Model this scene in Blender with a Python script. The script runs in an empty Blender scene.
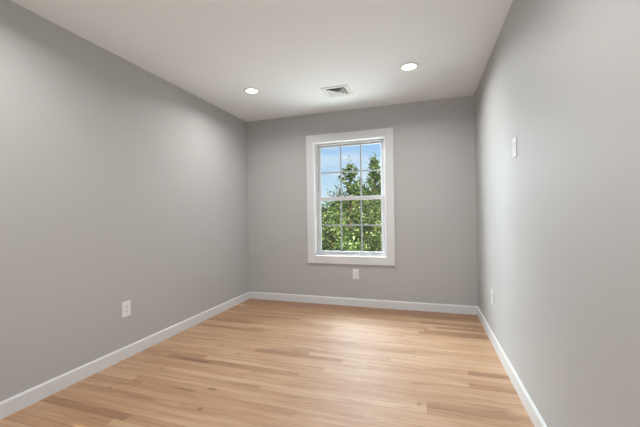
import bpy, bmesh, math, random
from mathutils import Vector, Matrix, Euler

# ------------------------------------------------------------------ camera
SC = bpy.context.scene
COL = SC.collection
W, D, H = 2.8704, 3.9379, 2.44        # room width, distance camera -> window wall, ceiling height
REAR = -0.95                          # rear wall (behind the camera)
T = 0.16                              # wall thickness

yaw, pit, rol = .3142, .0058, -.0165
Rv = Vector((math.cos(yaw), math.sin(yaw), 0)); Fv = Vector((-math.sin(yaw), math.cos(yaw), 0)); Uv = Vector((0, 0, 1))
F2 = Fv*math.cos(pit) + Uv*math.sin(pit); U2 = Uv*math.cos(pit) - Fv*math.sin(pit)
R3 = Rv*math.cos(rol) + U2*math.sin(rol); U3 = U2*math.cos(rol) - Rv*math.sin(rol)
cam_d = bpy.data.cameras.new('camera'); cam = bpy.data.objects.new('camera', cam_d); COL.objects.link(cam)
cam.matrix_world = Matrix(((R3.x, U3.x, -F2.x, 2.3264), (R3.y, U3.y, -F2.y, 0), (R3.z, U3.z, -F2.z, 1.13), (0, 0, 0, 1)))
cam_d.sensor_width = 36; cam_d.lens = 36*322.24/640; cam_d.clip_start = .02; cam_d.clip_end = 500
SC.camera = cam

# ------------------------------------------------------------------ exposure, world, lights
SC.view_settings.view_transform = 'Standard'; SC.view_settings.look = 'None'
SC.view_settings.gamma = 1; SC.view_settings.use_curve_mapping = False
SC.view_settings.exposure = 0.20
LAMP = 9.4          # power of each downlight (W)
REAR_FILL = 42.0          # added fill lamp outside the added rear window (W)
SUN = 9.5
SKY_FILL_LEFT = 800.0   # added area lamp standing in for bright sky on the left (W)
GROUND_FILL = 400.0  # added area lamp standing in for light off the ground
SKY_FILL_HIGH = 380.0  # added area lamp above the view, for sheen on the floor

world = bpy.data.worlds.new('sky'); SC.world = world; world.use_nodes = True
nt = world.node_tree; N = nt.nodes; L = nt.links; N.clear()
out = N.new('ShaderNodeOutputWorld'); bg = N.new('ShaderNodeBackground'); L.new(bg.outputs[0], out.inputs[0])
tc = N.new('ShaderNodeTexCoord'); sep = N.new('ShaderNodeSeparateXYZ'); L.new(tc.outputs['Generated'], sep.inputs[0])
ramp = N.new('ShaderNodeValToRGB'); L.new(sep.outputs[2], ramp.inputs[0])
e = ramp.color_ramp.elements
e[0].position = 0.0; e[0].color = (.72, .86, .98, 1)
e[1].position = .55; e[1].color = (.16, .36, .80, 1)
x = e.new(.10); x.color = (.56, .76, .97, 1)
x = e.new(.26); x.color = (.27, .52, .92, 1)
mp = N.new('ShaderNodeMapping'); mp.inputs['Scale'].default_value = (1.6, 1.6, 6.5); mp.inputs['Location'].default_value = (.35, .2, .1)
L.new(tc.outputs['Generated'], mp.inputs[0])
nz = N.new('ShaderNodeTexNoise'); nz.inputs['Scale'].default_value = 2.4; nz.inputs['Detail'].default_value = 6; nz.inputs['Roughness'].default_value = .55
L.new(mp.outputs[0], nz.inputs['Vector'])
cr = N.new('ShaderNodeValToRGB'); cr.color_ramp.elements[0].position = .47; cr.color_ramp.elements[1].position = .72
cr.color_ramp.elements[1].color = (.8, .8, .8, 1)
L.new(nz.outputs[0], cr.inputs[0])
mx = N.new('ShaderNodeMixRGB'); mx.inputs[2].default_value = (.92, .94, .97, 1)
L.new(cr.outputs[0], mx.inputs[0]); L.new(ramp.outputs[0], mx.inputs[1]); L.new(mx.outputs[0], bg.inputs[0])
bg.inputs[1].default_value = 1.0

sd = bpy.data.lights.new('sun', 'SUN'); sd.energy = SUN; sd.angle = .01; sd.color = (1, .95, .86)
so = bpy.data.objects.new('sun', sd); COL.objects.link(so)
so.rotation_euler = Vector((-.45, .72, -.62)).to_track_quat('-Z', 'Y').to_euler(); so.location = (8, -8, 12)

WX0, WX1, WZ0, WZ1 = 1.83, 2.748, .6035, 2.071       # added window in the unseen rear wall, an opening for fill light
ad = bpy.data.lights.new('rear_fill_light', 'AREA'); ad.shape = 'RECTANGLE'; ad.size = 1.5; ad.size_y = .95  # fill lamp added behind the camera
ad.energy = REAR_FILL; ad.color = (.86, .93, 1)
ao = bpy.data.objects.new('rear_fill_light', ad); COL.objects.link(ao)
ao.location = ((WX0+WX1)/2, REAR-.36, .95); ao.rotation_euler = Vector((-.25, 1, .9)).to_track_quat('-Z', 'Y').to_euler()
ad.size, ad.size_y = .95, 1.0
# area lamps added outside the far window, in place of bright sky and ground
def fill_light(name, loc, target, sx, sy, power, col):
    d_ = bpy.data.lights.new(name, 'AREA'); d_.shape = 'RECTANGLE'; d_.size = sx; d_.size_y = sy; d_.energy = power; d_.color = col
    o_ = bpy.data.objects.new(name, d_); COL.objects.link(o_); o_.location = loc
    o_.rotation_euler = (Vector(target)-Vector(loc)).to_track_quat('-Z', 'Y').to_euler()
WIN = (1.43, 3.94, 1.34)
fill_light('sky_fill_left', (-.65, 5.45, 2.35), WIN, 2.4, 2.0, SKY_FILL_LEFT, (.84, .92, 1))
fill_light('sky_fill_high', (.9, 6.6, 4.1), WIN, 4.2, 1.8, SKY_FILL_HIGH, (.80, .91, 1))
fill_light('ground_fill', (1.43, 6.9, -1.3), WIN, 5.0, 2.6, GROUND_FILL, (.93, .97, 1))

# ------------------------------------------------------------------ materials
def lin(c): return tuple((v/255/12.92 if v/255 <= .04045 else ((v/255+.055)/1.055)**2.4) for v in c) + (1,)
def mat(name, col, rough=.5, spec=.5, metal=0, var=0, scale=30, bump=0, bscale=300):
    m = bpy.data.materials.new(name); m.use_nodes = True
    n = m.node_tree.nodes; l = m.node_tree.links; b = n['Principled BSDF']
    b.inputs['Base Color'].default_value = col if len(col) == 4 else col + (1,)
    b.inputs['Roughness'].default_value = rough; b.inputs['Specular IOR Level'].default_value = spec; b.inputs['Metallic'].default_value = metal
    t = n.new('ShaderNodeTexCoord')
    if var:
        z = n.new('ShaderNodeTexNoise'); z.inputs['Scale'].default_value = scale; z.inputs['Detail'].default_value = 4; l.new(t.outputs['Object'], z.inputs['Vector'])
        h = n.new('ShaderNodeHueSaturation'); h.inputs['Color'].default_value = b.inputs['Base Color'].default_value
        r = n.new('ShaderNodeMapRange'); r.inputs[3].default_value = 1-var; r.inputs[4].default_value = 1+var
        l.new(z.outputs[0], r.inputs[0]); l.new(r.outputs[0], h.inputs['Value']); l.new(h.outputs[0], b.inputs['Base Color'])
    if bump:
        z = n.new('ShaderNodeTexNoise'); z.inputs['Scale'].default_value = bscale; l.new(t.outputs['Object'], z.inputs['Vector'])
        bp = n.new('ShaderNodeBump'); bp.inputs['Strength'].default_value = bump; bp.inputs['Distance'].default_value = .001
        l.new(z.outputs[0], bp.inputs['Height']); l.new(bp.outputs[0], b.inputs['Normal'])
    return m

M_wall = mat('grey_wall_paint', (.468, .463, .453), .55, .3, var=.015, scale=2, bump=.15)
M_ceil = mat('ceiling_paint', (.85, .86, .88), .8, .2, var=.01, scale=2, bump=.1)
M_trim = mat('white_trim_paint', (.68, .685, .69), .35, .45, var=.01, scale=5)
M_jamb = mat('white_gloss_trim', (.86, .865, .87), .25, .5, var=.01, scale=5)
M_vinyl = mat('white_vinyl', (.60, .60, .61), .3, .5, var=.01, scale=8)
M_grid = mat('shaded_white_grid', (.42, .43, .45), .4, .4, var=.01, scale=8)  # white grid; its backlit shade is put into the grey base colour
M_plast = mat('white_plastic', (.78, .78, .775), .3, .5, var=.01, scale=20)
M_slot = mat('dark_slot', (.05, .05, .05), .6, .3, var=.05)
M_duct = mat('duct_interior', (.06, .06, .06), .8, .2, var=.1)
M_vent = mat('white_enamel', (.76, .76, .75), .4, .4, var=.01)
M_metal = mat('satin_nickel', (.55, .54, .52), .3, .5, 1, var=.03)
M_bark = mat('bark', (.17, .10, .06), .9, .2, var=.4, scale=14, bump=.8, bscale=40)
M_lawn = mat('lawn', (.12, .20, .05), .95, .1, var=.5, scale=6)

M_lens = bpy.data.materials.new('lit_lens'); M_lens.use_nodes = True
b = M_lens.node_tree.nodes['Principled BSDF']; b.inputs['Base Color'].default_value = (.9, .9, .9, 1)
b.inputs['Emission Color'].default_value = (1, .985, .975, 1); b.inputs['Emission Strength'].default_value = 3.0

M_glass = bpy.data.materials.new('window_glass'); M_glass.use_nodes = True
n = M_glass.node_tree.nodes; l = M_glass.node_tree.links; n.clear()
o_ = n.new('ShaderNodeOutputMaterial'); tr = n.new('ShaderNodeBsdfTransparent'); gl = n.new('ShaderNodeBsdfGlossy'); ms = n.new('ShaderNodeMixShader')
tr.inputs[0].default_value = (.97, .985, .98, 1); gl.inputs['Roughness'].default_value = .02; ms.inputs[0].default_value = .04
l.new(tr.outputs[0], ms.inputs[1]); l.new(gl.outputs[0], ms.inputs[2]); l.new(ms.outputs[0], o_.inputs[0])

def leaf_mat(name, c1, c2, c3):
    m = bpy.data.materials.new(name); m.use_nodes = True
    n = m.node_tree.nodes; l = m.node_tree.links; n.clear()
    o = n.new('ShaderNodeOutputMaterial'); d = n.new('ShaderNodeBsdfPrincipled'); t = n.new('ShaderNodeBsdfTranslucent'); s = n.new('ShaderNodeMixShader')
    g = n.new('ShaderNodeVertexColor'); g.layer_name = 'leaf'
    r = n.new('ShaderNodeValToRGB'); r.color_ramp.elements[0].color = c1 + (1,); r.color_ramp.elements[1].color = c3 + (1,)
    k = r.color_ramp.elements.new(.5); k.color = c2 + (1,)
    l.new(g.outputs[0], r.inputs[0]); l.new(r.outputs[0], d.inputs['Base Color']); l.new(r.outputs[0], t.inputs[0])
    d.inputs['Roughness'].default_value = .5; d.inputs['Specular IOR Level'].default_value = .4; s.inputs[0].default_value = .35
    l.new(d.outputs[0], s.inputs[1]); l.new(t.outputs[0], s.inputs[2]); l.new(s.outputs[0], o.inputs[0])
    return m
M_leaf = leaf_mat('green_leaves', (.03, .075, .03), (.27, .34, .065), (.62, .66, .22))
M_leaf2 = leaf_mat('yellow_green_leaves', (.045, .09, .03), (.34, .42, .09), (.75, .78, .36))
M_leaf3 = leaf_mat('dark_leaves', (.03, .07, .03), (.10, .18, .05), (.28, .34, .12))

def floor_mat():
    m = bpy.data.materials.new('natural_hardwood'); m.use_nodes = True
    n = m.node_tree.nodes; l = m.node_tree.links; b = n['Principled BSDF']
    def math_(op, a, b_=None, c=None):
        q = n.new('ShaderNodeMath'); q.operation = op
        for i, v in enumerate((a, b_, c)):
            if v is None: continue
            if isinstance(v, (int, float)): q.inputs[i].default_value = v
            else: l.new(v, q.inputs[i])
        return q.outputs[0]
    tc = n.new('ShaderNodeTexCoord'); at = n.new('ShaderNodeVertexColor'); at.layer_name = 'plank'
    sp = n.new('ShaderNodeSeparateColor'); l.new(at.outputs[0], sp.inputs[0])
    s3 = n.new('ShaderNodeSeparateXYZ'); l.new(tc.outputs['Object'], s3.inputs[0])
    offx = math_('MULTIPLY', sp.outputs[1], 37.0)
    def coords(sx, sy):
        c = n.new('ShaderNodeCombineXYZ')
        l.new(math_('MULTIPLY_ADD', s3.outputs[0], sx, offx), c.inputs[0]); l.new(math_('MULTIPLY', s3.outputs[1], sy), c.inputs[1]); l.new(offx, c.inputs[2])
        return c.outputs[0]
    def noise(v, sc, det, dist=0, rough=.55):
        z = n.new('ShaderNodeTexNoise'); z.inputs['Scale'].default_value = sc; z.inputs['Detail'].default_value = det
        z.inputs['Distortion'].default_value = dist; z.inputs['Roughness'].default_value = rough; l.new(v, z.inputs['Vector']); return z.outputs[0]
    fine = noise(coords(2.6, 60), 1, 5, .4)
    broad = noise(coords(1.3, 14), 1, 4, .8)
    streak = noise(coords(1.4, 20), 1, 3, 1.4)
    patch = noise(coords(2.2, 5), 1, 2)
    tone = math_('ADD', sp.outputs[0], math_('MULTIPLY', math_('SUBTRACT', broad, .5), .80))
    tone = math_('ADD', tone, math_('MULTIPLY', math_('SUBTRACT', fine, .5), .38))
    r = n.new('ShaderNodeValToRGB'); l.new(tone, r.inputs[0]); el = r.color_ramp.elements
    el[0].position = 0; el[0].color = (0.290, 0.135, 0.058, 1); el[1].position = 1; el[1].color = (0.680, 0.500, 0.325, 1)
    k = el.new(.28); k.color = (0.440, 0.245, 0.122, 1); k = el.new(.55); k.color = (0.570, 0.375, 0.225, 1)
    # mineral streaks that run with the grain
    sm = n.new('ShaderNodeMapRange'); sm.inputs[1].default_value = .53; sm.inputs[2].default_value = .68; l.new(streak, sm.inputs[0])
    pm = n.new('ShaderNodeMapRange'); pm.inputs[1].default_value = .48; pm.inputs[2].default_value = .62; l.new(patch, pm.inputs[0])
    mix = n.new('ShaderNodeMixRGB'); mix.inputs[2].default_value = (.27, .13, .055, 1)
    l.new(math_('MULTIPLY', math_('MULTIPLY', sm.outputs[0], pm.outputs[0]), .9), mix.inputs[0]); l.new(r.outputs[0], mix.inputs[1])
    last = mix.outputs[0]
    # knots
    for kx, ky, rx, ry, a in ((.976, 1.796, .032, .012, .75), (1.046, 1.589, .019, .012, .7), (2.274, 2.003, .012, .010, .75), (.424, 1.941, .014, .012, .7),
                           (.56, 2.122, .13, .012, .75), (.66, 2.116, .05, .016, .7), (.60, 2.43, .05, .010, .5), (.85, 2.32, .02, .010, .6), (.80, 1.74, .08, .009, .6), (.30, 1.62, .015, .01, .6), (1.82, 2.33, .03, .008, .4), (2.02, 2.14, .05, .007, .4)):
        dx = math_('DIVIDE', math_('SUBTRACT', s3.outputs[0], kx), rx); dy = math_('DIVIDE', math_('SUBTRACT', s3.outputs[1], ky), ry)
        d = math_('ADD', math_('MULTIPLY', dx, dx), math_('MULTIPLY', dy, dy)); d = math_('ADD', d, math_('MULTIPLY', math_('SUBTRACT', fine, .5), 2.2))
        mr = n.new('ShaderNodeMapRange'); mr.inputs[1].default_value = 1.7; mr.inputs[2].default_value = .6; mr.inputs[4].default_value = a; l.new(d, mr.inputs[0])
        q = n.new('ShaderNodeMixRGB'); q.inputs[2].default_value = (.15, .06, .026, 1); l.new(mr.outputs[0], q.inputs[0]); l.new(last, q.inputs[1]); last = q.outputs[0]
    l.new(last, b.inputs['Base Color'])
    rr = n.new('ShaderNodeMapRange'); rr.inputs[3].default_value = .42; rr.inputs[4].default_value = .54; l.new(broad, rr.inputs[0]); l.new(rr.outputs[0], b.inputs['Roughness'])
    b.inputs['Specular IOR Level'].default_value = .6
    b.inputs['Coat Weight'].default_value = .65; b.inputs['Coat Roughness'].default_value = .58; b.inputs['Coat IOR'].default_value = 1.7
    bp = n.new('ShaderNodeBump'); bp.inputs['Strength'].default_value = .12; bp.inputs['Distance'].default_value = .0006; l.new(fine, bp.inputs['Height']); l.new(bp.outputs[0], b.inputs['Normal'])
    return m
M_floor = floor_mat()
M_gap = mat('plank_gap', (.10, .055, .03), .8, .2, var=.1)

# ------------------------------------------------------------------ mesh helpers
def box(bm, x0, x1, y0, y1, z0, z1, bev=0, mi=0):
    v = [bm.verts.new(p) for p in ((x0, y0, z0), (x1, y0, z0), (x1, y1, z0), (x0, y1, z0), (x0, y0, z1), (x1, y0, z1), (x1, y1, z1), (x0, y1, z1))]
    fs = [bm.faces.new([v[i] for i in q]) for q in ((3, 2, 1, 0), (4, 5, 6, 7), (0, 1, 5, 4), (1, 2, 6, 5), (2, 3, 7, 6), (3, 0, 4, 7))]
    for f in fs: f.material_index = mi
    if bev:
        ed = list({e for f in fs for e in f.edges})
        bmesh.ops.bevel(bm, geom=ed, offset=bev, segments=2, affect='EDGES', profile=.5)
def obj(name, bm, m, parent=None, smooth=False):
    bmesh.ops.recalc_face_normals(bm, faces=bm.faces)
    me = bpy.data.meshes.new(name); bm.to_mesh(me); bm.free()
    for mm in (m if isinstance(m, (list, tuple)) else (m,)): me.materials.append(mm)
    if smooth:
        for p in me.polygons: p.use_smooth = True
    o = bpy.data.objects.new(name, me); COL.objects.link(o)
    if parent: o.parent = parent
    return o
def struct(o): o['kind'] = 'structure'; return o
def sbox(name, m, *a, bev=0, parent=None):
    bm = bmesh.new(); box(bm, *a, bev=bev); o = obj(name, bm, m, parent)
    return o if parent else struct(o)
def empty(name, loc, rot=(0, 0, 0)):
    o = bpy.data.objects.new(name, None); COL.objects.link(o); o.location = loc; o.rotation_euler = rot; o.empty_display_size = .05
    return o
def thing(name, label, cat, loc, rot=(0, 0, 0), group=None):
    o = empty(name, loc, rot); o['label'] = label; o['category'] = cat
    if group: o['group'] = group
    return o
def dup(root, loc, rot=None, label=None):
    r = root.copy(); COL.objects.link(r); r.location = loc
    if rot is not None: r.rotation_euler = rot
    if label: r['label'] = label
    for ch in list(root.children):
        c = ch.copy(); COL.objects.link(c); c.parent = r
        for g in list(ch.children):
            d = g.copy(); COL.objects.link(d); d.parent = c
    return r
def wall_with_hole(name, axis, a0, a1, b0, b1, z0, z1, hole):
    """axis 'x': runs along x between a0,a1, thick b0..b1.  hole=(h0,h1,hz0,hz1)"""
    bm = bmesh.new()
    def bb(p, q, r, s):
        if q-p < 1e-4 or s-r < 1e-4: return
        if axis == 'x': box(bm, p, q, b0, b1, r, s)
        else: box(bm, b0, b1, p, q, r, s)
    h0, h1, hz0, hz1 = hole
    bb(a0, h0, z0, z1); bb(h1, a1, z0, z1); bb(h0, h1, z0, hz0); bb(h0, h1, hz1, z1)
    bmesh.ops.remove_doubles(bm, verts=bm.verts, dist=1e-5)
    return struct(obj(name, bm, M_wall))
def cyl(bm, r, z0, z1, seg=32, c=(0, 0)):
    bmesh.ops.create_cone(bm, cap_ends=True, segments=seg, radius1=r, radius2=r, depth=z1-z0, matrix=Matrix.Translation((c[0], c[1], (z0+z1)/2)))
def lathe(bm, prof, seg=48, cap=False):
    rings = [[bm.verts.new((r*math.cos(2*math.pi*i/seg), r*math.sin(2*math.pi*i/seg), z)) for i in range(seg)] for r, z in prof]
    for a, c in zip(rings, rings[1:]):
        for i in range(seg): bm.faces.new((a[i], a[(i+1) % seg], c[(i+1) % seg], c[i]))
    return rings

# ------------------------------------------------------------------ the room shell
OX0, OX1, OZ0, OZ1 = .971, 1.889, .6035, 2.071       # window opening in the far wall
DX0, DX1, DZ = .72, 1.53, 2.03                        # door opening in the rear wall
wall_with_hole('wall_back', 'x', 0, W, D, D+T, 0, H, (OX0, OX1, OZ0, OZ1))
sbox('wall_left', M_wall, -T, 0, REAR-T, D+T, 0, H)
sbox('wall_right', M_wall, W, W+T, REAR-T, D+T, 0, H)
wall_with_hole('wall_rear', 'x', 0, 1.70, REAR-T, REAR, 0, H, (DX0, DX1, 0, DZ))
wall_with_hole('wall_rear.001', 'x', 1.70, W, REAR-T, REAR, 0, H, (WX0, WX1, WZ0, WZ1))
sbox('ceiling', M_ceil, -T, W+T, REAR-T, D+T, H, H+.15)

# hardwood floor: individual boards running across the room
rnd = random.Random(11)
bm = bmesh.new(); lay = bm.loops.layers.color.new('plank')
PW = .0603; Y0 = 2.278
prev = None
k = math.floor((REAR-Y0)/PW)
while Y0+k*PW < D:
    ya, yb = max(Y0+k*PW, REAR), min(Y0+(k+1)*PW, D)
    joints = [0]; x = -rnd.uniform(0, 1.2)
    while x < W:
        x += rnd.choice((.8, 1.2, 1.6, 2.0, 2.4))*rnd.uniform(.85, 1.15)
        if .12 < x < W-.12: joints.append(x)
    joints.append(W)
    tones = [min(.78, max(.42, rnd.gauss(.60, .045))) for _ in joints[1:]]
    special = {0: ([0, 1.05, 2.585, W], [.60, .63, .10]), 3: ([0, 1.4, 2.60, W], [.58, .62, .08]), 2: ([0, .95, 1.70, W], [.56, .12, .62]),
               1: ([0, 1.9, W], [.62, .56]), -1: ([0, 1.6, W], [.56, .66]), -2: ([0, .62, 1.9, W], [.46, .68, .60]), -3: ([0, .3, 1.45, W], [.50, .24, .60]),
               -5: ([0, 1.1, 2.32, W], [.54, .62, .30]), -6: ([0, 2.32, W], [.66, .52]), 4: ([0, 2.05, W], [.60, .70]), 5: ([0, 1.3, W], [.56, .66]),
               15: ([0, 1.2, 2.26, W], [.52, .62, .15]), 16: ([0, 1.0, 2.3, W], [.46, .60, .36]), 18: ([0, 1.5, 2.4, W], [.48, .58, .40]),
               20: ([0, 1.3, 2.26, 2.48, W], [.42, .56, .12, .36]), 23: ([0, .9, 2.2, W], [.30, .44, .06]), 24: ([0, 1.4, W], [.38, .24]),
               -15: ([0, .7, 2, W], [.05, .5, .6]), -10: ([0, .45, 1.6, W], [.44, .50, .6]), -12: ([0, .9, W], [.50, .58]), 9: ([0, .8, W], [.46, .64]), 12: ([0, .55, 1.8, W], [.32, .58, .64])}
    if k in special: joints, tones = special[k]
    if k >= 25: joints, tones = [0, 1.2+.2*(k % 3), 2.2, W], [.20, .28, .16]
    if k not in special and k < 25 and prev and rnd.random() < .55: joints, tones, rvs = prev      # boards of the same batch run side by side
    else: rvs = [rnd.random() for _ in tones]
    prev = (joints, tones, rvs) if k not in special else None
    for a, c, t, rv in zip(joints, joints[1:], tones, rvs):
        g = .0005
        vs = [bm.verts.new(p) for p in ((a+g, ya+g, 0), (c-g, ya+g, 0), (c-g, yb-g, 0), (a+g, yb-g, 0))]
        f = bm.faces.new(vs); f.material_index = 0
        for lp in f.loops: lp[lay] = (t, rv, rnd.random(), 1)
    k += 1
box(bm, -T, W+T, REAR-T, D+T, -.20, -.0012, mi=1)
me_floor = obj('floor', bm, (M_floor, M_gap)); struct(me_floor)
for p in me_floor.data.polygons:
    if p.material_index == 0 and p.normal.z < 0: p.flip()

# baseboards, with an eased top edge
BH, BT = .094, .015
def baseboard(name, axis, a0, a1, wall, sgn):
    bm = bmesh.new()
    prof = [(0, 0), (BT, 0), (BT, BH-.010), (BT*.75, BH-.003), (BT*.4, BH), (0, BH)]
    ends = []
    for a in (a0, a1):
        ends.append([bm.verts.new((a, wall+sgn*d, z) if axis == 'x' else (wall+sgn*d, a, z)) for d, z in prof])
    for i in range(len(prof)):
        j = (i+1) % len(prof); bm.faces.new((ends[0][i], ends[0][j], ends[1][j], ends[1][i]))
    bm.faces.new(ends[0]); bm.faces.new(ends[1][::-1])
    return struct(obj(name, bm, M_trim))
baseboard('baseboard_back', 'x', BT, W-BT, D, -1)
baseboard('baseboard_left', 'y', REAR, D, 0, 1)
baseboard('baseboard_right', 'y', REAR, D, W, -1)
baseboard('baseboard_rear', 'x', BT, DX0-.09, REAR, 1)
b2 = baseboard('baseboard_rear.001', 'x', DX1+.09, W-BT, REAR, 1)

# ------------------------------------------------------------------ double-hung window, local frame: x across, y outward, z up, origin = lower left of opening
WW, WH = OX1-OX0, OZ1-OZ0
def frame_ring(bm, x0, x1, z0, z1, w, y0, y1, bev=.002, wb=None, wt=None):
    wb = wb or w; wt = wt or w
    box(bm, x0, x0+w, y0, y1, z0, z1, bev); box(bm, x1-w, x1, y0, y1, z0, z1, bev)
    box(bm, x0+w, x1-w, y0, y1, z0, z0+wb, bev); box(bm, x0+w, x1-w, y0, y1, z1-wt, z1, bev)
def build_window(name, loc, rz):
    root = struct(empty(name, loc, (0, 0, rz)))
    # flat casing with a small reveal
    bm = bmesh.new(); c = .094; r = 0
    frame_ring(bm, -c, WW+c, -.0875, WH+.093, c-r, -.020, 0, .0025, wb=.0875-r, wt=.093-r); obj('casing', bm, M_trim, root)
    bm = bmesh.new(); frame_ring(bm, 0, WW, 0, WH, .013, -.0215, T-.05, .0015); obj('window_jamb', bm, M_jamb, root)
    bm = bmesh.new(); frame_ring(bm, .012, WW-.012, .012, WH-.012, .022, .045, T-.01, .002); obj('window_frame', bm, M_vinyl, root)
    bm = bmesh.new(); frame_ring(bm, -.05, WW+.05, -.05, WH+.05, .05, T, T+.02, .002); obj('exterior_trim', bm, M_vinyl, root)
    gx = (1.309-OX0, 1.569-OX0)
    # lower sash (inner)
    gx0, gx1 = 1.040-OX0, 1.831-OX0
    def sash(y0, y1, z0, z1, gz0, gz1, mz, ym):
        bm = bmesh.new(); frame_ring(bm, .034, WW-.034, z0, z1, gx0-.034, y0, y1, .003, wb=gz0-z0, wt=z1-gz1)
        s = obj('sash', bm, M_vinyl, root)
        bm = bmesh.new(); ym0 = ym-.005; ym1 = ym+.005; hw = .0085
        zz = [gz0, mz, gz1]
        for g in gx: box(bm, g-hw, g+hw, ym0, ym1, gz0, gz1)
        xs = [gx0, gx[0]-hw, gx[0]+hw, gx[1]-hw, gx[1]+hw, gx1]
        for i in (0, 2, 4): box(bm, xs[i], xs[i+1], ym0, ym1, mz-hw, mz+hw)
        obj('muntin_grid', bm, M_grid, s)
        for d in (-.009, .008):
            bm = bmesh.new(); box(bm, gx0-.004, gx1+.004, ym+d, ym+d+.0015, gz0-.004, gz1+.004); obj('glass_pane', bm, M_glass, s)
        return s
    s1 = sash(.055, .083, .034, 1.366-OZ0, .669-OZ0, 1.318-OZ0, .999-OZ0, .069)
    s2 = sash(.085, .113, 1.320-OZ0, WH-.034, 1.366-OZ0, 2.012-OZ0, 1.682-OZ0, .099)
    # sash lock and lift rail
    bm = bmesh.new(); box(bm, WW/2-.03, WW/2+.03, .057, .080, 1.366-OZ0, 1.372-OZ0, .002); box(bm, WW/2-.008, WW/2+.022, .060, .070, 1.372-OZ0, 1.380-OZ0, .002); obj('sash_lock', bm, M_vinyl, s1)
    bm = bmesh.new(); box(bm, .10, WW-.10, .048, .055, .043, .050, .002); obj('lift_rail', bm, M_vinyl, s1)
    return root
build_window('window_1', (OX0, D, OZ0), 0)
build_window('added_window_2', (WX1, REAR, WZ0), math.pi)  # unseen window, added to let in fill from the rear

# ------------------------------------------------------------------ door behind the camera
root = struct(empty('door_1', (DX0, REAR, 0)))
dw = DX1-DX0
bm = bmesh.new()
for a, b_, z0, z1 in ((-.085, 0, 0, DZ+.085), (dw, dw+.085, 0, DZ+.085), (0, dw, DZ, DZ+.085)): box(bm, a, b_, 0, .018, z0, z1, .002)
obj('casing', bm, M_trim, root)
bm = bmesh.new(); box(bm, 0, .018, -T, 0, 0, DZ); box(bm, dw-.018, dw, -T, 0, 0, DZ); box(bm, .018, dw-.018, -T, 0, DZ-.018, DZ); obj('door_jamb', bm, M_trim, root)
bm = bmesh.new(); box(bm, .021, dw-.021, -.045, -.018, .008, DZ-.021)
for z0, z1 in ((.22, .86), (1.06, 1.88)):
    frame_ring(bm, .13, dw-.13, z0, z1, .02, -.018, -.010, .002)
dl = obj('door_leaf', bm, M_trim, root)
bm = bmesh.new(); lathe(bm, [(.0, .052), (.018, .05), (.026, .038), (.02, .026), (.010, .020), (.010, .006), (.028, .005), (.028, 0)])
kn = obj('door_knob', bm, M_metal, dl, True); kn.location = (.09, -.018, .95); kn.rotation_euler = (-math.pi/2, 0, 0)

# ------------------------------------------------------------------ recessed downlights
def make_downlight(loc, label):
    t = thing('recessed_downlight', label, 'ceiling light', loc, group='recessed ceiling lights')
    bm = bmesh.new(); lathe(bm, [(.062, -.001), (.0625, -.005), (.068, -.0075), (.078, -.006), (.083, -.002), (.083, 0)]); obj('trim_ring', bm, M_vent, t, True)
    bm = bmesh.new(); rg = lathe(bm, [(.062, -.0012), (.045, -.0022), (.02, -.0028)], 40); bm.faces.new(rg[-1]); obj('lens', bm, M_lens, t, True)
    ld = bpy.data.lights.new('downlight_lamp', 'AREA'); ld.shape = 'DISK'; ld.size = .118; ld.energy = LAMP; ld.color = (1, .985, .975); ld.spread = math.radians(157)
    lo = bpy.data.objects.new('downlight_lamp', ld); COL.objects.link(lo); lo.parent = t; lo.location = (0, 0, -.0045)
    return t
dl0 = make_downlight((2.216, 2.972, H), 'lit round recessed light in the white ceiling, right of the air vent')
dup(dl0, (.636, 2.972, H), label='lit round recessed light in the white ceiling, left of the air vent')
dup(dl0, (2.216, .95, H), label='lit recessed light in the ceiling behind the camera, near the right wall')
dup(dl0, (.636, 1.0, H), label='lit recessed light in the ceiling behind the camera, near the left wall')

# ------------------------------------------------------------------ ceiling air vent (square four-way diffuser)
t = thing('air_vent', 'square white metal louvred air vent in the ceiling between two lights', 'air vent', (1.468, 3.302, H))
bm = bmesh.new(); s = .142
def ring4(bm, s0, z0, s1, z1):
    a = [bm.verts.new((x*s0, y*s0, z0)) for x, y in ((-1, -1), (1, -1), (1, 1), (-1, 1))]
    c = [bm.verts.new((x*s1, y*s1, z1)) for x, y in ((-1, -1), (1, -1), (1, 1), (-1, 1))]
    for i in range(4): bm.faces.new((a[i], a[(i+1) % 4], c[(i+1) % 4], c[i]))
def blade(bm, s0, z0, s1, z1, th=.0015):
    ring4(bm, s0, z0, s1, z1); ring4(bm, s1, z1, s1, z1+th); ring4(bm, s1, z1+th, s0, z0+th); ring4(bm, s0, z0+th, s0, z0)
ring4(bm, s, 0, s, -.006); ring4(bm, s, -.006, s-.006, -.009); ring4(bm, s-.006, -.009, s-.030, -.009); ring4(bm, s-.030, -.009, s-.032, -.001); ring4(bm, s-.032, -.001, s, 0)
bmesh.ops.remove_doubles(bm, verts=bm.verts, dist=1e-5)
obj('vent_frame', bm, M_vent, t)
bm = bmesh.new(); box(bm, -(s-.031), s-.031, -(s-.031), s-.031, -.0022, -.0008); obj('duct_opening', bm, M_duct, t)
for k in range(4):
    q = s-.034-k*.026
    bm = bmesh.new(); blade(bm, q, -.0100, max(q-.0155, .002), -.0035); bmesh.ops.remove_doubles(bm, verts=bm.verts, dist=1e-6); obj('louver', bm, M_vent, t)
for a in (-1, 1):
    bm = bmesh.new(); cyl(bm, .0035, -.0102, -.009, 12, (a*(s-.016), 0)); obj('screw', bm, M_vent, t)

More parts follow.
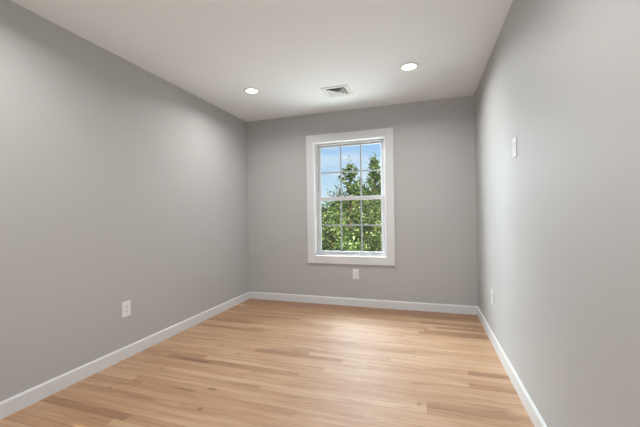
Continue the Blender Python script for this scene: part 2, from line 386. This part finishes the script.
# ------------------------------------------------------------------ outlets and switch; local frame: plate in x-z, facing -y
def rounded_plate(bm, w, h, y0, y1, bev): box(bm, -w/2, w/2, y0, y1, -h/2, h/2, bev)
def make_outlet(loc, rz, label):
    t = thing('wall_outlet', label, 'electrical outlet', loc, (0, 0, rz), 'white duplex wall outlets')
    bm = bmesh.new(); rounded_plate(bm, .078, .124, -.0065, 0, .0025); obj('wall_plate', bm, M_plast, t)
    bm = bmesh.new(); rounded_plate(bm, .034, .068, -.0085, -.0062, .001); f = obj('receptacle_face', bm, M_plast, t)
    for dz in (-.019, .019):
        bm = bmesh.new()
        box(bm, -.0075, -.0050, -.0089, -.0080, dz-.002, dz+.008); box(bm, .0050, .0075, -.0089, -.0080, dz-.001, dz+.007); box(bm, -.0025, .0025, -.0089, -.0080, dz-.011, dz-.006)
        o = obj('outlet_slots', bm, M_slot, f); o['label'] = 'dark plug slots'
    for dz in (-.0475, .0475):
        bm = bmesh.new(); cyl(bm, .0032, -.0008, .0008, 12); o = obj('screw', bm, M_plast, t); o.location = (0, -.0070, dz); o.rotation_euler = (math.pi/2, 0, 0)
    return t
ou = make_outlet((1.500, D, .396), 0, 'white wall outlet on the far wall directly under the window')
dup(ou, (0, 2.008, .396), (0, 0, math.pi/2), 'white wall outlet low on the left grey wall')
dup(ou, (W, 3.10, .402), (0, 0, -math.pi/2), 'white wall outlet low on the right wall, near the far corner')
t = thing('light_switch', 'white rocker light switch at chest height on the right wall', 'light switch', (W, 2.285, 1.532), (0, 0, -math.pi/2))
bm = bmesh.new(); rounded_plate(bm, .078, .124, -.0065, 0, .0025); obj('wall_plate', bm, M_plast, t)
bm = bmesh.new(); rounded_plate(bm, .033, .067, -.0095, -.0060, .0015); r_ = obj('rocker', bm, M_plast, t); r_.rotation_euler = (math.radians(2), 0, 0)
for dz in (-.0475, .0475):
    bm = bmesh.new(); cyl(bm, .0032, -.0008, .0008, 12); o = obj('screw', bm, M_plast, t); o.location = (0, -.0070, dz); o.rotation_euler = (math.pi/2, 0, 0)

# ------------------------------------------------------------------ outside: the room is upstairs, ground 3 m below
GZ = -3.0
bm = bmesh.new(); box(bm, -60, 60, D+.6, 90, GZ-.2, GZ); g = struct(obj('ground', bm, M_lawn))

def tube(bm, pts, r0, r1, seg=7):
    rings = []
    for i, p in enumerate(pts):
        p = Vector(p); d = (Vector(pts[min(i+1, len(pts)-1)])-Vector(pts[max(i-1, 0)])).normalized()
        u = d.orthogonal().normalized(); v = d.cross(u); r = r0+(r1-r0)*i/(len(pts)-1)
        rings.append([bm.verts.new(p+r*(math.cos(2*math.pi*k/seg)*u+math.sin(2*math.pi*k/seg)*v)) for k in range(seg)])
    for a, c in zip(rings, rings[1:]):
        for k in range(seg): bm.faces.new((a[k], a[(k+1) % seg], c[(k+1) % seg], c[k]))
    bm.faces.new(rings[0]); bm.faces.new(rings[-1][::-1])
def leaves(bm, lay, rnd, c, n, rad, size, base):
    for _ in range(n):
        p = Vector(c)+Vector((rnd.gauss(0, rad), rnd.gauss(0, rad), rnd.gauss(0, rad*.8)))
        s = size*rnd.uniform(.6, 1.25)
        M = Euler((rnd.uniform(-1.1, 1.1), rnd.uniform(-1.1, 1.1), rnd.uniform(0, 6.28))).to_matrix()
        pts = [(0, -s*.6, 0), (s*.36, -s*.1, s*.10), (s*.25, s*.35, s*.06), (0, s*.65, -s*.06), (-s*.25, s*.35, s*.06), (-s*.36, -s*.1, s*.10)]
        v = [bm.verts.new(p+M @ Vector(q)) for q in pts]
        col = min(1, max(0, base+rnd.gauss(0, .33)))
        for f in (bm.faces.new((v[0], v[1], v[2], v[3])), bm.faces.new((v[0], v[3], v[4], v[5]))):
            for lp in f.loops: lp[lay] = (col, col, col, 1)
def tree(name, label, loc, height, spread, crown0, m, seed, nbranch, nleaf, size, ascend=.8, taper=1.0, rad=.16, trunk_r=.09, base=.5):
    rnd = random.Random(seed)
    t = thing(name, label, 'tree', loc, group='trees outside the window')
    bm = bmesh.new(); tp = [(0, 0, 0)]; k = 8
    for i in range(1, k+1): tp.append((rnd.gauss(0, .03), rnd.gauss(0, .03), height*.97*i/k))
    tube(bm, tp, trunk_r, .012, 8); obj('trunk', bm, M_bark, t, True)
    fb = bmesh.new(); lay = fb.loops.layers.color.new('leaf')
    for i in range(nbranch):
        u = (i+.5)/nbranch; z0 = crown0+(height*.96-crown0)*u
        L_ = spread*((1-u)**taper*.92+.10)*rnd.uniform(.75, 1.15); a = i*2.399+rnd.uniform(-.4, .4)
        pts = []
        for j in range(5):
            w = j/4; pts.append((math.cos(a)*L_*w**.85+rnd.gauss(0, .03), math.sin(a)*L_*w+rnd.gauss(0, .03), z0+ascend*L_*w**1.3*.8))
        b_ = bmesh.new(); tube(b_, pts, .012+.022*(1-u), .004, 5); obj('branch', b_, M_bark, t, True)
        n = int(nleaf*(L_/spread+.15))
        for q in range(n):
            w = rnd.uniform(.15, 1.08)**.8; j = min(3, int(w*4)); f = w*4-j
            c = Vector(pts[j]).lerp(Vector(pts[j+1]), f)
            leaves(fb, lay, rnd, c, 3, rad*(.55+.6*(1-u)), size, base+rnd.gauss(0, .1))
    for i in range(int(nleaf*.7)):
        leaves(fb, lay, rnd, (0, 0, height*rnd.uniform(.80, 1.02)), 1, .05, size, base)
    obj('foliage', fb, m, t)
    return t
# helper: a point on the line from the room's viewpoint, only used to decide where the trees stand
def at(px, dist):
    d = F2 + (px-320)/322.24*R3; v = Vector((d.x, d.y, 0)); v *= dist/d.y
    return (2.3264+v.x, v.y, GZ)
def ztop(py, dist): return 1.13+(213.5-py)/322.24*dist*1.0
rows = [
 # px, distance, row of the crown's top, spread, crown base, material, seed, branches, leaves, leaf size, ascend, taper, clump radius, tone, trunk, label
 (331, 8.8, 203, 1.00, 1.0, M_leaf2, 5, 28, 230, .060, .35, .55, .15, .42, .08, 'low yellow green bushy tree at the lower left of the window'),
 (366, 10.9, 202, 1.15, 1.0, M_leaf2, 21, 28, 230, .070, .35, .55, .17, .42, .09, 'yellow green bushy tree at the lower right of the window'),
 (350, 13.6, 158, 1.80, 2.0, M_leaf, 3, 38, 72, .085, 1.15, 1.1, .11, .40, .11, 'green tree with a narrow pointed top, in the middle of the window'),
 (376, 17.0, 155, 2.20, 2.0, M_leaf, 8, 42, 90, .105, 1.1, 1.5, .14, .38, .13, 'green tree with the tallest spire, at the right edge of the window'),
 (318, 20.5, 203, 2.2, .8, M_leaf3, 40, 24, 110, .19, .4, .6, .32, .5, .14, 'dark green tree standing furthest left behind the others'),
 (386, 21.0, 182, 2.2, .8, M_leaf3, 41, 24, 110, .19, .4, .6, .32, .5, .14, 'dark green tree standing furthest right behind the others'),
 (342, 25.5, 201, 2.7, .8, M_leaf3, 42, 24, 110, .23, .4, .6, .40, .5, .16, 'dark green tree standing behind the low bushy tree'),
 (364, 31.0, 188, 3.2, .8, M_leaf3, 43, 24, 110, .28, .4, .6, .48, .5, .18, 'dark green tree filling the gap between the two pointed trees')]
for px, dd, py, spd, cb, mt, sd_, nb, nl, sz, asc, tp_, rd, bs, tr_, lb in rows:
    tree('leafy_tree', lb, at(px, dd), ztop(py, dd)-GZ, spd, cb, mt, sd_, nb, nl, sz, asc, tp_, rd, tr_, bs)
